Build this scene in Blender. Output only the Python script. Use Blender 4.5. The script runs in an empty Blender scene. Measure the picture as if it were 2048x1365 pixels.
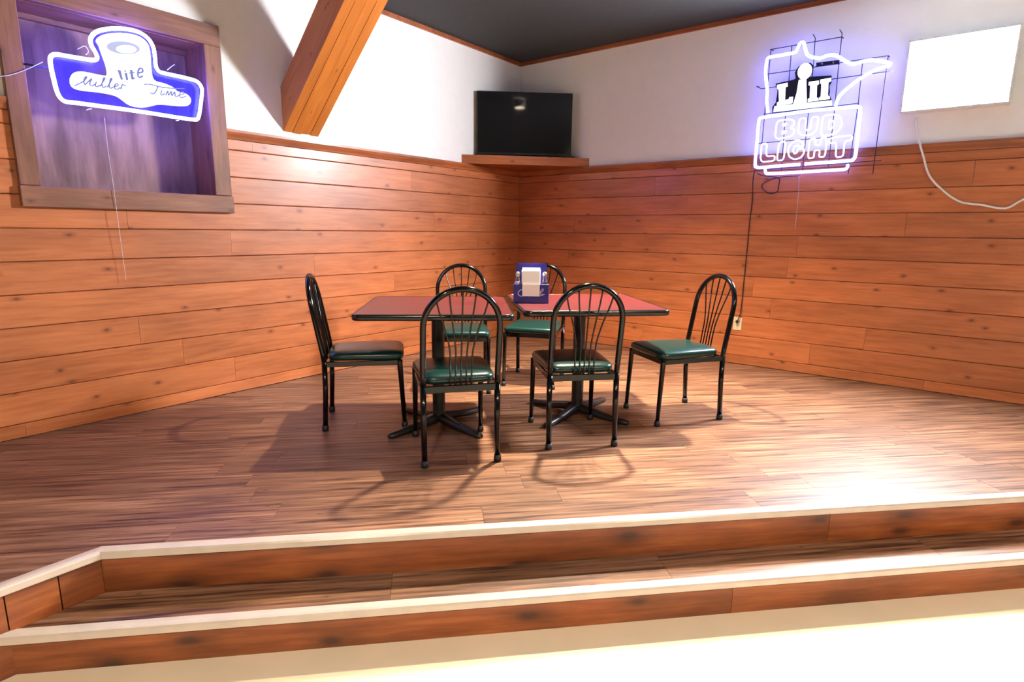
import bpy, bmesh, math, random
from mathutils import Vector, Matrix

random.seed(11)
S = bpy.context.scene
COL = S.collection

# ------------------------------------------------------------------ camera
F_PX = 1147.55
YAW, PITCH, ROLL = -0.6597, -0.1899, 0.0111
CAM = Vector((4.068, -5.343, 1.176))
FW = Vector((math.sin(YAW)*math.cos(PITCH), math.cos(YAW)*math.cos(PITCH), math.sin(PITCH)))
_r = FW.cross(Vector((0, 0, 1))).normalized()
_u = _r.cross(FW)
RT = _r*math.cos(ROLL) + _u*math.sin(ROLL)
UP = -_r*math.sin(ROLL) + _u*math.cos(ROLL)
cd = bpy.data.cameras.new('camera')
cd.sensor_width = 36.0
cd.lens = F_PX/2048*36
cd.clip_start = 0.05
co = bpy.data.objects.new('camera', cd)
COL.objects.link(co)
M3 = Matrix((RT, UP, -FW)).transposed()
co.matrix_world = Matrix.Translation(CAM) @ M3.to_4x4()
S.camera = co

# ------------------------------------------------------------------ world, light levels, exposure
w = bpy.data.worlds.new('world'); S.world = w
w.use_nodes = True
bg = w.node_tree.nodes['Background']
bg.inputs[0].default_value = (1.0, 0.92, 0.85, 1)
bg.inputs[1].default_value = 0.06
S.view_settings.view_transform = 'Standard'
S.view_settings.look = 'None'
S.view_settings.gamma = 1.0
S.view_settings.use_curve_mapping = False
S.view_settings.exposure = 0.97
LAMP_E = 5400.0        # warm ceiling lamp above the tables
ROOM_E = 600.0         # warm ceiling lamps of the main room behind the camera
BOX_E = 300.0          # white light box on the right wall
NEON_E = 7.0          # blue neon tubes

# ------------------------------------------------------------------ pixel helpers (2048 x 1365 frame)
def ray(x, y):
    return FW*F_PX + RT*(x-1024) - UP*(y-682.5)
def on_x(x, y, v=0.0):
    d = ray(x, y); return CAM + d*((v-CAM.x)/d.x)
def on_y(x, y, v=0.0):
    d = ray(x, y); return CAM + d*((v-CAM.y)/d.y)

# ------------------------------------------------------------------ materials
def nt(name):
    m = bpy.data.materials.new(name); m.use_nodes = True
    t = m.node_tree
    b = t.nodes['Principled BSDF']
    return m, t, b
def N(t, ty, **kw):
    n = t.nodes.new(ty)
    for k, v in kw.items(): setattr(n, k, v)
    return n
def ramp(t, stops, interp='LINEAR'):
    r = N(t, 'ShaderNodeValToRGB')
    r.color_ramp.interpolation = interp
    e = r.color_ramp.elements
    while len(e) < len(stops): e.new(0.5)
    for i, (p, c) in enumerate(stops):
        e[i].position = p
        e[i].color = (*c, 1) if len(c) == 3 else c
    return r
def mixc(t, mode, fac, a, b):
    n = N(t, 'ShaderNodeMix', data_type='RGBA', blend_type=mode)
    if isinstance(fac, (int, float)): n.inputs[0].default_value = fac
    else: t.links.new(fac, n.inputs[0])
    for i, v in ((6, a), (7, b)):
        if isinstance(v, tuple): n.inputs[i].default_value = (*v, 1)
        else: t.links.new(v, n.inputs[i])
    return n.outputs[2]
def math_n(t, op, a, b=None):
    n = N(t, 'ShaderNodeMath', operation=op)
    for i, v in enumerate((a, b)):
        if v is None: continue
        if isinstance(v, (int, float)): n.inputs[i].default_value = v
        else: t.links.new(v, n.inputs[i])
    return n.outputs[0]
def plain(name, col, rough=0.5, metal=0.0, coat=0.0, noise=0.0, spec=0.5, nscale=12):
    m, t, b = nt(name)
    b.inputs['Roughness'].default_value = rough
    b.inputs['Metallic'].default_value = metal
    b.inputs['Coat Weight'].default_value = coat
    b.inputs['Specular IOR Level'].default_value = spec
    tc = N(t, 'ShaderNodeTexCoord')
    nz = N(t, 'ShaderNodeTexNoise'); nz.inputs['Scale'].default_value = nscale; nz.inputs['Detail'].default_value = 4
    t.links.new(tc.outputs['Object'], nz.inputs['Vector'])
    lo = tuple(max(0, c*(1-noise)) for c in col); hi = tuple(min(1, c*(1+noise)) for c in col)
    r = ramp(t, [(0.3, lo), (0.7, hi)])
    t.links.new(nz.outputs['Fac'], r.inputs[0])
    t.links.new(r.outputs[0], b.inputs['Base Color'])
    return m
def emit(name, col, strength, base=0.02):
    m, t, b = nt(name)
    b.inputs['Base Color'].default_value = (base, base, base, 1)
    b.inputs['Emission Color'].default_value = (*col, 1)
    b.inputs['Emission Strength'].default_value = strength
    return m
def wood(name, dark, mid, light, rough=0.4, coat=0.15, stretch=14.0, gscale=3.0, knots=0.0, kfrac=0.45, rs=(0.28, 0.5, 0.74), knotc=(0.09, 0.025, 0.006), vary=0.25, bump=0.05, knot_scale=(3.2, 7.0), blotch=0.35):
    """grain along local X; colour shifts a little from piece to piece"""
    m, t, b = nt(name)
    L = t.links.new
    tc = N(t, 'ShaderNodeTexCoord'); oi = N(t, 'ShaderNodeObjectInfo')
    cx = N(t, 'ShaderNodeCombineXYZ')
    L(math_n(t, 'MULTIPLY', oi.outputs['Random'], 37.0), cx.inputs[0])
    L(math_n(t, 'MULTIPLY', oi.outputs['Random'], 91.0), cx.inputs[1])
    L(math_n(t, 'MULTIPLY', oi.outputs['Random'], 53.0), cx.inputs[2])
    ad = N(t, 'ShaderNodeVectorMath', operation='ADD')
    L(tc.outputs['Object'], ad.inputs[0]); L(cx.outputs[0], ad.inputs[1])
    mp = N(t, 'ShaderNodeMapping'); mp.inputs['Scale'].default_value = (1.0, stretch, stretch)
    L(ad.outputs[0], mp.inputs['Vector'])
    nz = N(t, 'ShaderNodeTexNoise'); nz.inputs['Scale'].default_value = gscale; nz.inputs['Detail'].default_value = 6; nz.inputs['Roughness'].default_value = 0.62; nz.inputs['Distortion'].default_value = 0.35
    L(mp.outputs[0], nz.inputs['Vector'])
    r = ramp(t, [(rs[0], dark), (rs[1], mid), (rs[2], light)])
    L(nz.outputs['Fac'], r.inputs[0])
    # broad blotches
    mp2 = N(t, 'ShaderNodeMapping'); mp2.inputs['Scale'].default_value = (1.0, 3.0, 3.0)
    L(ad.outputs[0], mp2.inputs['Vector'])
    n2 = N(t, 'ShaderNodeTexNoise'); n2.inputs['Scale'].default_value = 2.2; n2.inputs['Detail'].default_value = 3
    L(mp2.outputs[0], n2.inputs['Vector'])
    r2 = ramp(t, [(0.35, (1-blotch,)*3), (0.65, (1.0, 1.0, 1.0))])
    L(n2.outputs['Fac'], r2.inputs[0])
    c = mixc(t, 'MULTIPLY', 1.0, r.outputs[0], r2.outputs[0])
    # piece-to-piece
    vr = N(t, 'ShaderNodeMapRange'); vr.inputs[3].default_value = 1-vary; vr.inputs[4].default_value = 1+vary*0.5
    L(oi.outputs['Random'], vr.inputs[0])
    c = mixc(t, 'MULTIPLY', 1.0, c, vr.outputs[0])
    if knots > 0:
        sx = N(t, 'ShaderNodeSeparateXYZ'); L(ad.outputs[0], sx.inputs[0])
        cm = N(t, 'ShaderNodeCombineXYZ'); L(sx.outputs[0], cm.inputs[0]); L(math_n(t, 'ADD', sx.outputs[1], sx.outputs[2]), cm.inputs[1])
        mk = N(t, 'ShaderNodeMapping'); mk.inputs['Scale'].default_value = (knot_scale[0], knot_scale[1], 1)
        L(cm.outputs[0], mk.inputs['Vector'])
        n3 = N(t, 'ShaderNodeTexNoise'); n3.inputs['Scale'].default_value = 4.0
        L(mk.outputs[0], n3.inputs['Vector'])
        mx = N(t, 'ShaderNodeMix', data_type='VECTOR'); mx.inputs[0].default_value = 0.06
        L(mk.outputs[0], mx.inputs[4]); L(n3.outputs['Color'], mx.inputs[5])
        vo = N(t, 'ShaderNodeTexVoronoi', voronoi_dimensions='2D'); vo.inputs['Scale'].default_value = 1.0; vo.inputs['Randomness'].default_value = 1.0
        L(mx.outputs[1], vo.inputs['Vector'])
        rk = ramp(t, [(knots*0.35, (1, 1, 1)), (knots, (0.4, 0.4, 0.4)), (knots*2.4, (0, 0, 0))])
        L(vo.outputs['Distance'], rk.inputs[0])
        # only some cells carry a knot
        sp = N(t, 'ShaderNodeSeparateColor'); L(vo.outputs['Color'], sp.inputs[0])
        th = math_n(t, 'GREATER_THAN', sp.outputs[0], kfrac)
        kf = math_n(t, 'MULTIPLY', rk.outputs[0], th)
        kf = math_n(t, 'MULTIPLY', kf, 0.85)
        c = mixc(t, 'MIX', kf, c, knotc)
    L(c, b.inputs['Base Color'])
    b.inputs['Roughness'].default_value = rough
    b.inputs['Coat Weight'].default_value = coat
    b.inputs['Coat Roughness'].default_value = 0.2
    if bump:
        bp = N(t, 'ShaderNodeBump'); bp.inputs['Strength'].default_value = bump; bp.inputs['Distance'].default_value = 0.004
        L(nz.outputs['Fac'], bp.inputs['Height']); L(bp.outputs[0], b.inputs['Normal'])
    return m

M = {}
M['pine'] = wood('orange_knotty_pine', (0.44, 0.120, 0.033), (0.56, 0.170, 0.053), (0.64, 0.220, 0.078), rough=0.42, coat=0.1, knots=0.045, knotc=(0.10, 0.022, 0.006), vary=0.14, knot_scale=(2.8, 5.0), blotch=0.22, bump=0.03)
M['pine_trim'] = wood('reddish_pine_trim', (0.30, 0.075, 0.02), (0.40, 0.11, 0.03), (0.48, 0.145, 0.04), rough=0.45, vary=0.15)
M['frame'] = wood('weathered_brown_wood', (0.20, 0.075, 0.04), (0.29, 0.115, 0.06), (0.36, 0.15, 0.08), rough=0.55, coat=0, vary=0.15, knots=0.05)
M['riser'] = wood('stained_riser_wood', kfrac=0.15, dark=(0.21, 0.046, 0.009), mid=(0.31, 0.078, 0.016), light=(0.42, 0.125, 0.03), rough=0.42, coat=0.2, knots=0.11, knotc=(0.035, 0.010, 0.005), knot_scale=(2.0, 4.5), vary=0.12, blotch=0.45)
M['plank'] = wood('brown_vinyl_plank', (0.060, 0.022, 0.013), (0.235, 0.108, 0.055), (0.40, 0.21, 0.115), rough=0.42, coat=0.0, stretch=26, gscale=2.2, rs=(0.36, 0.50, 0.66), vary=0.12, bump=0.02, knots=0.03, knotc=(0.07, 0.03, 0.015))
M['plank'].node_tree.nodes['Principled BSDF'].inputs['Specular IOR Level'].default_value = 0.6
M['beam'] = wood('orange_glulam', (0.55, 0.17, 0.025), (0.66, 0.22, 0.035), (0.74, 0.27, 0.05), rough=0.45, coat=0.1, vary=0.16, knots=0.03, blotch=0.15)
M['ply'] = wood('grey_brown_plywood', (0.17, 0.08, 0.045), (0.30, 0.16, 0.10), (0.42, 0.24, 0.16), rough=0.7, coat=0, stretch=7, gscale=2.0, vary=0.0, blotch=0.4)
M['white'] = plain('white_painted_drywall', (0.87, 0.865, 0.86), rough=0.7, noise=0.015)
M['dark_ceiling'] = plain('charcoal_ceiling_paint', (0.040, 0.044, 0.047), rough=0.8, noise=0.12, nscale=40)
M['beige'] = plain('beige_sheet_vinyl', (0.80, 0.67, 0.49), rough=0.42, noise=0.03, nscale=6)
M['nosing'] = plain('beige_step_nosing', (0.55, 0.46, 0.38), rough=0.28, noise=0.08, nscale=9)
M['subfloor'] = plain('dark_subfloor', (0.04, 0.02, 0.012), rough=0.8)
M['black'] = plain('gloss_black_metal', (0.002, 0.002, 0.0025), rough=0.14, spec=0.42)
M['black_matt'] = plain('black_cast_iron', (0.012, 0.011, 0.012), rough=0.38)
M['rubber'] = plain('black_rubber', (0.005, 0.005, 0.005), rough=0.55)
M['edge'] = plain('black_edge_moulding', (0.010, 0.009, 0.009), rough=0.22)
M['vinyl'] = plain('dark_green_vinyl', (0.002, 0.024, 0.021), rough=0.28, spec=0.55, noise=0.12, nscale=20)
M['laminate'] = plain('dark_red_laminate', (0.085, 0.011, 0.012), rough=0.34, noise=0.10, nscale=60)
M['tvbody'] = plain('black_tv_plastic', (0.010, 0.010, 0.012), rough=0.4)
M['screen'] = plain('glossy_dark_screen', (0.008, 0.008, 0.010), rough=0.05, spec=0.5)
M['ivory'] = plain('ivory_plastic', (0.72, 0.62, 0.40), rough=0.4)
M['slot'] = plain('dark_slot', (0.03, 0.02, 0.015), rough=0.6)
M['cord_black'] = plain('black_cord', (0.02, 0.014, 0.014), rough=0.5)
M['cord_white'] = plain('white_cord', (0.8, 0.78, 0.74), rough=0.45)
M['cord_clear'] = plain('pale_thin_cord', (0.62, 0.55, 0.6), rough=0.3)
M['wire'] = plain('dark_steel_wire', (0.035, 0.035, 0.06), rough=0.4, metal=0.5)
M['boxframe'] = plain('silver_light_box_frame', (0.72, 0.72, 0.74), rough=0.4, metal=0.0)
M['panel_light'] = emit('lit_white_panel', (0.95, 0.96, 1.0), BOX_E)
M['neon'] = emit('blue_white_neon', (0.17, 0.185, 1.0), NEON_E*1.05)
M['neon_can'] = emit('blue_white_can_neon', (0.09, 0.10, 1.0), NEON_E*7.0)
M['neon_pale'] = emit('pale_white_neon', (0.66, 0.70, 1.0), 1.7)
M['sign_blue'] = plain('deep_blue_acrylic', (0.020, 0.016, 0.20), rough=0.25)
_b = M['sign_blue'].node_tree.nodes['Principled BSDF']; _b.inputs['Alpha'].default_value = 0.4
M['glow'] = emit('backlit_white_print', (0.90, 0.92, 1.0), 1.3)
M['print_grey'] = emit('backlit_grey_print', (0.50, 0.53, 0.66), 0.5)
M['print_pale'] = emit('backlit_pale_print', (0.80, 0.82, 0.95), 1.0)
M['print_blue'] = emit('backlit_blue_print', (0.13, 0.14, 0.40), 0.6)
M['print_red'] = emit('backlit_red_print', (0.95, 0.45, 0.45), 1.0)
M['navy'] = plain('navy_sign_panel', (0.003, 0.004, 0.035), rough=0.35)
M['caddy'] = plain('navy_blue_plastic', (0.025, 0.02, 0.22), rough=0.25, spec=0.6)
M['caddy_print'] = plain('pale_blue_print', (0.55, 0.55, 0.75), rough=0.4)
M['paper'] = plain('white_paper_napkin', (0.88, 0.86, 0.82), rough=0.8)
M['salt'] = plain('white_salt', (0.82, 0.80, 0.78), rough=0.8)
M['pepper'] = plain('dark_pepper', (0.05, 0.04, 0.035), rough=0.8)
M['chrome'] = plain('chrome_cap', (0.7, 0.7, 0.72), rough=0.2, metal=1.0)
gm, gt, gb = nt('clear_glass')
gb.inputs['Base Color'].default_value = (0.95, 0.96, 1, 1)
gb.inputs['Transmission Weight'].default_value = 1.0
gb.inputs['Roughness'].default_value = 0.03
gb.inputs['IOR'].default_value = 1.45
M['glass'] = gm
M['canwhite'] = plain('grey_enamel', (0.30, 0.29, 0.27), rough=0.4)
M['lamp_glow'] = emit('warm_downlight_lens', (1.0, 0.84, 0.63), LAMP_E)
M['room_glow'] = emit('warm_room_lens', (1.0, 0.86, 0.68), ROOM_E)

# ------------------------------------------------------------------ mesh helpers
def link(name, bm, mat, parent=None, smooth=False, loc=None, rot=None):
    me = bpy.data.meshes.new(name)
    bmesh.ops.recalc_face_normals(bm, faces=bm.faces)
    bm.to_mesh(me); bm.free()
    if mat is not None: me.materials.append(M[mat])
    if smooth:
        for p in me.polygons: p.use_smooth = True
    o = bpy.data.objects.new(name, me); COL.objects.link(o)
    if loc is not None: o.location = loc
    if rot is not None: o.rotation_euler = rot
    if parent is not None: o.parent = parent
    return o
def setw(o, mat):
    """place an object by a world matrix, whatever its parent"""
    if o.parent is not None:
        p = o.parent
        o.matrix_parent_inverse = (Matrix.Translation(p.location) @ p.rotation_euler.to_matrix().to_4x4()).inverted()
    o.matrix_basis = mat
    return o
def tag(o, label=None, cat=None, group=None, kind=None):
    if label: o['label'] = label
    if cat: o['category'] = cat
    if group: o['group'] = group
    if kind: o['kind'] = kind
    return o
def empty(name, loc=(0, 0, 0), rz=0.0):
    o = bpy.data.objects.new(name, None); COL.objects.link(o)
    o.empty_display_size = 0.1
    o.location = loc; o.rotation_euler = (0, 0, rz)
    return o
def bx(bm, lo, hi, bevel=0.0, seg=1):
    r = bmesh.ops.create_cube(bm, size=1.0)
    vs = r['verts']
    for v in vs:
        v.co = Vector([lo[i] + (v.co[i]+0.5)*(hi[i]-lo[i]) for i in range(3)])
    if bevel > 0:
        es = list({e for v in vs for e in v.link_edges})
        bmesh.ops.bevel(bm, geom=es, offset=bevel, segments=seg, affect='EDGES', profile=0.5)
def box(name, lo, hi, mat, parent=None, bevel=0.0, seg=1, **kw):
    bm = bmesh.new(); bx(bm, lo, hi, bevel, seg)
    return link(name, bm, mat, parent, **kw)
def prism(bm, pts, vec):
    """extrude a planar polygon (3-D points) along vec"""
    vec = Vector(vec)
    a = [bm.verts.new(p) for p in pts]
    b = [bm.verts.new(Vector(p)+vec) for p in pts]
    n = len(pts)
    bm.faces.new(a); bm.faces.new(b[::-1])
    for i in range(n):
        bm.faces.new((a[i], b[i], b[(i+1) % n], a[(i+1) % n]))
def tube(bm, pts, rad, seg=8, closed=False, cap=True):
    pts = [Vector(p) for p in pts]
    n = len(pts)
    rads = rad if isinstance(rad, (list, tuple)) else [rad]*n
    tans = []
    for i in range(n):
        a = pts[(i-1) % n] if (closed or i > 0) else pts[i]
        b = pts[(i+1) % n] if (closed or i < n-1) else pts[i]
        tans.append((b-a).normalized())
    t0 = tans[0]
    ref = Vector((0, 0, 1)) if abs(t0.z) < 0.9 else Vector((1, 0, 0))
    nrm = t0.cross(ref).normalized()
    rings = []
    for i in range(n):
        t = tans[i]
        nrm = (nrm - t*nrm.dot(t))
        if nrm.length < 1e-6: nrm = t.orthogonal()
        nrm.normalize()
        bn = t.cross(nrm)
        rings.append([bm.verts.new(pts[i] + (nrm*math.cos(2*math.pi*k/seg) + bn*math.sin(2*math.pi*k/seg))*rads[i]) for k in range(seg)])
    m = n if closed else n-1
    for i in range(m):
        A, B = rings[i], rings[(i+1) % n]
        if closed and i == n-1:
            # choose the best matching offset
            best = min(range(seg), key=lambda s: (A[0].co-B[s].co).length)
            B = B[best:]+B[:best]
        for k in range(seg):
            bm.faces.new((A[k], A[(k+1) % seg], B[(k+1) % seg], B[k]))
    if cap and not closed:
        bm.faces.new(rings[0][::-1]); bm.faces.new(rings[-1])
def smooth_path(pts, sub=6, closed=False):
    pts = [Vector(p) for p in pts]
    n = len(pts); out = []
    rng = range(n) if closed else range(n-1)
    for i in rng:
        g = lambda k: pts[k % n] if closed else pts[max(0, min(n-1, k))]
        p0, p1, p2, p3 = g(i-1), g(i), g(i+1), g(i+2)
        for s in range(sub):
            t = s/sub
            out.append(0.5*((2*p1) + (p2-p0)*t + (2*p0-5*p1+4*p2-p3)*t*t + (3*p1-p0-3*p2+p3)*t**3))
    if not closed: out.append(pts[-1])
    return out
def lathe(bm, prof, seg=20, center=(0, 0, 0)):
    c = Vector(center)
    rings = []
    for r, z in prof:
        if r < 1e-6: rings.append([bm.verts.new(c+Vector((0, 0, z)))])
        else: rings.append([bm.verts.new(c+Vector((r*math.cos(2*math.pi*k/seg), r*math.sin(2*math.pi*k/seg), z))) for k in range(seg)])
    for A, B in zip(rings, rings[1:]):
        for k in range(seg):
            k2 = (k+1) % seg
            if len(A) == 1 and len(B) == 1: continue
            if len(A) == 1: bm.faces.new((A[0], B[k], B[k2]))
            elif len(B) == 1: bm.faces.new((A[k], A[k2], B[0]))
            else: bm.faces.new((A[k], A[k2], B[k2], B[k]))
def tube_obj(name, pts, rad, mat, parent=None, seg=8, closed=False):
    bm = bmesh.new(); tube(bm, pts, rad, seg, closed)
    return link(name, bm, mat, parent, smooth=True)
def copy_tree(o, parent=None):
    c = o.copy(); COL.objects.link(c); c.parent = parent
    for ch in o.children: copy_tree(ch, c)
    return c
def clip(poly, a, b, c):
    """keep the part of a 2-D polygon with a*x+b*y <= c"""
    out = []
    for i in range(len(poly)):
        p, q = poly[i], poly[(i+1) % len(poly)]
        dp, dq = a*p[0]+b*p[1]-c, a*q[0]+b*q[1]-c
        if dp <= 0: out.append(p)
        if (dp < 0 < dq) or (dq < 0 < dp):
            s = dp/(dp-dq); out.append((p[0]+(q[0]-p[0])*s, p[1]+(q[1]-p[1])*s))
    return out

# ------------------------------------------------------------------ the setting: sizes
U = 0.18                       # exposed height of one wall board
CAPZ = 10.19*U                 # top of the wainscot
HC = 16.5*U                    # ceiling height above the platform
YF, XF = -6.6, 6.6             # how far the two walls run
RISE1, FLOOR_Z = 0.172, -0.335
EA = Vector((1.703, -4.748))   # bend in the platform edge
ED = Vector((0.6967, 0.7174)).normalized()
EN = Vector((ED.y, -ED.x))     # outward, towards the main floor
WIN = dict(y0=-4.462, y1=-3.318, z0=1.275, z1=2.468, iy0=-4.368, iy1=-3.428, iz0=1.388, iz1=2.335)

# main floor
bm = bmesh.new(); bx(bm, (-0.2, -9.5, FLOOR_Z-0.1), (9.5, 0.2, FLOOR_Z))
tag(link('floor', bm, 'beige'), 'beige sheet floor in front of the two steps', 'floor', kind='structure')
# ceiling
tag(box('ceiling', (-0.2, -9.5, HC), (9.5, 0.2, HC+0.1), 'dark_ceiling'), 'flat charcoal painted ceiling above the corner', 'ceiling', kind='structure')

# left wall (with the boarded opening)
bm = bmesh.new()
T = 0.40
bx(bm, (-T, YF-2.9, FLOOR_Z), (0, WIN['iy0']-0.02, HC))
bx(bm, (-T, WIN['iy1']+0.02, FLOOR_Z), (0, 0.0, HC))
bx(bm, (-T, WIN['iy0']-0.02, FLOOR_Z), (0, WIN['iy1']+0.02, WIN['iz0']-0.02))
bx(bm, (-T, WIN['iy0']-0.02, WIN['iz1']+0.02), (0, WIN['iy1']+0.02, HC))
wl = tag(link('wall_left', bm, 'white'), 'white wall with orange pine boards on the left of the corner', 'wall', kind='structure')
# right wall
wr = tag(box('wall_right', (-T, 0, FLOOR_Z), (XF+2.9, 0.2, HC), 'white'), 'white wall with orange pine boards on the right of the corner', 'wall', kind='structure')

# wall boards --------------------------------------------------------------
TH = 0.020
def board_mesh(length, h):
    bm = bmesh.new()
    g = 0.0016
    # cross-section with eased lower and upper edges
    e = 0.0045
    sec = [(0, g), (TH-e, g), (TH, g+e*0.8), (TH, h-g-e*0.8), (TH-e, h-g), (0, h-g)]   # (depth, height)
    prism(bm, [(0.0008, d, z) for d, z in sec], (length-0.0016, 0, 0))
    return bm
rows = []
for k in range(11):
    z1 = (10.45-k)*U
    z0 = (10.45-k-1)*U
    if k == 0: z1 = (10.45-0.60)*U
    if k == 10: z0 = 0.0
    rows.append((z0, z1))
def joints_random(L, k, seed):
    rr = random.Random(seed*100+k)
    out, s = [], rr.uniform(0.6, 2.4)
    while s < L-0.5:
        out.append(s); s += rr.uniform(1.5, 3.2)
    return out
# butt joints seen in the photograph, as (row, pixel x, pixel y)
LJ = {3: [(252, 440)], 4: [(459, 480)], 7: [(277, 665)], 5: [(625, 520)], 10: [(50, 858)]}
RJ = {1: [(1312, 370)], 5: [(1576, 535)], 8: [(1730, 680)], 7: [(1540, 640)]}
for k, (z0, z1) in enumerate(rows):
    # left wall: distance s runs from the corner (s=0) towards the camera side
    js = [-on_x(*q).y for q in LJ[k]] if k in LJ else joints_random(6.5, k, 1)
    if k in LJ: js += [j for j in (js[0]+2.2, js[0]-2.6) if 0.4 < j < 6.2]
    ends = sorted([0.0]+js+[-YF])
    segs = list(zip(ends, ends[1:]))
    if z1 > WIN['iz0']-0.02:
        cut = []
        for a, b in segs:
            if a < -WIN['iy1']: cut.append((a, min(b, -WIN['iy1']-0.03)))
            if b > -WIN['iy0']: cut.append((max(a, -WIN['iy0']+0.03), b))
        segs = [(a, b) for a, b in cut if b-a > 0.03]
    for a, b in segs:
        # local X runs along the wall, local Y out of it
        o = link('board', board_mesh(b-a, z1-z0), 'pine', wl)
        setw(o, Matrix(((0, 1, 0, 0.0), (-1, 0, 0, -a), (0, 0, 1, z0), (0, 0, 0, 1))))
    js = [on_y(*q).x for q in RJ[k]] if k in RJ else joints_random(6.5, k, 2)
    if k in RJ: js += [j for j in (js[0]+2.4, js[0]-2.2) if 0.4 < j < 6.2]
    ends = sorted([TH]+js+[XF])
    for a, b in zip(ends, ends[1:]):
        o = link('board', board_mesh(b-a, z1-z0), 'pine', wr)
        setw(o, Matrix(((-1, 0, 0, b), (0, -1, 0, 0.0), (0, 0, 1, z0), (0, 0, 0, 1))))

# wainscot cap moulding
def cap_section(inv=False):
    z0, z1 = (10.45-0.60)*U, CAPZ
    return [(0, z0), (0.020, z0), (0.024, z0+0.012), (0.034, z0+0.030), (0.040, z1-0.016), (0.040, z1), (0, z1)]
def cap(name, axis, s0, s1, label):
    bm = bmesh.new()
    L = s1-s0
    prism(bm, [(0, d, z) for d, z in cap_section()], (L, 0, 0))
    o = link(name, bm, 'pine_trim')
    if axis == 'L': setw(o, Matrix(((0, 1, 0, 0), (-1, 0, 0, -s0), (0, 0, 1, 0), (0, 0, 0, 1))))
    else: setw(o, Matrix(((-1, 0, 0, s1), (0, -1, 0, 0), (0, 0, 1, 0), (0, 0, 0, 1))))
    return tag(o, label, 'trim', kind='structure')
cap('trim_1', 'L', 0.0, -WIN['y1']-0.001, 'pine cap moulding on the left wall between boarded opening and corner')
cap('trim_2', 'L', -WIN['y0']+0.001, -YF, 'pine cap moulding on the left wall before the boarded opening')
cap('trim_3', 'R', 0.040, XF, 'pine cap moulding along the right wall under the light box')
# thin wood strip under the ceiling
tag(box('trim_4', (0, YF-2.9, HC-0.035), (0.018, 0, HC), 'pine_trim'), 'thin reddish wood strip where the left wall meets the ceiling', 'trim', kind='structure')
tag(box('trim_5', (0.018, -0.018, HC-0.035), (XF+2.9, 0, HC), 'pine_trim'), 'thin reddish wood strip where the right wall meets the ceiling', 'trim', kind='structure')

# boarded window opening ----------------------------------------------------
W = WIN
win = tag(empty('window_1', (0, (W['y0']+W['y1'])/2, W['z0'])), 'brown wooden window frame boarded up with grey plywood', 'window', kind='structure')
wo = Vector(win.location)
def wbox(name, lo, hi, mat, bevel=0.004, along=1):
    """box in world coordinates whose local X runs along world axis 1 (y) or 2 (z)"""
    lo, hi = Vector(lo), Vector(hi)
    d = hi-lo; c = (lo+hi)/2
    bm = bmesh.new()
    if along == 1:
        bx(bm, (-d.y/2, -d.x/2, -d.z/2), (d.y/2, d.x/2, d.z/2), bevel)
        R = Matrix(((0, 1, 0), (1, 0, 0), (0, 0, -1)))
    else:
        bx(bm, (-d.z/2, -d.x/2, -d.y/2), (d.z/2, d.x/2, d.y/2), bevel)
        R = Matrix(((0, 1, 0), (0, 0, 1), (1, 0, 0)))
    o = link(name, bm, mat, win)
    setw(o, Matrix.Translation(c) @ R.to_4x4())
    return o
FX = 0.045
wbox('frame_board', (0, W['y0'], W['z0']+0.115), (FX, W['iy0'], W['z1']-0.13), 'frame', along=2)
wbox('frame_board', (0, W['iy1'], W['z0']+0.115), (FX, W['y1'], W['z1']-0.13), 'frame', along=2)
wbox('frame_board', (0, W['y0'], W['z1']-0.13), (FX, W['y1'], W['z1']), 'frame', along=1)
wbox('sill_board', (0, W['y0']-0.004, W['z0']), (FX+0.012, W['y1']+0.004, W['z0']+0.113), 'frame', along=1)
DP = -0.235
wbox('reveal', (DP, W['iy0']-0.018, W['iz0']-0.018), (0.0, W['iy0'], W['iz1']+0.018), 'frame', 0, along=2)
wbox('reveal', (DP, W['iy1'], W['iz0']-0.018), (0.0, W['iy1']+0.018, W['iz1']+0.018), 'frame', 0, along=2)
wbox('reveal', (DP, W['iy0'], W['iz1']), (0.0, W['iy1'], W['iz1']+0.018), 'frame', 0, along=1)
wbox('reveal', (DP, W['iy0'], W['iz0']-0.018), (0.0, W['iy1'], W['iz0']), 'frame', 0, along=1)
wbox('stop_bead', (DP+0.0, W['iy0'], W['iz1']-0.03), (DP+0.03, W['iy1'], W['iz1']), 'frame', 0.002, along=1)
wbox('plywood_panel', (DP-0.015, W['iy0']-0.018, W['iz0']-0.018), (DP, W['iy1']+0.018, W['iz1']+0.018), 'ply', 0, along=2)

# ------------------------------------------------------------------ platform, steps, planks
def e2(p, z): return Vector((p[0], p[1], z))
XR_EDGE = EA.x + ED.x*(-EA.y/ED.y)
def edge_pt(s, n): return EA + ED*s + EN*n
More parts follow.
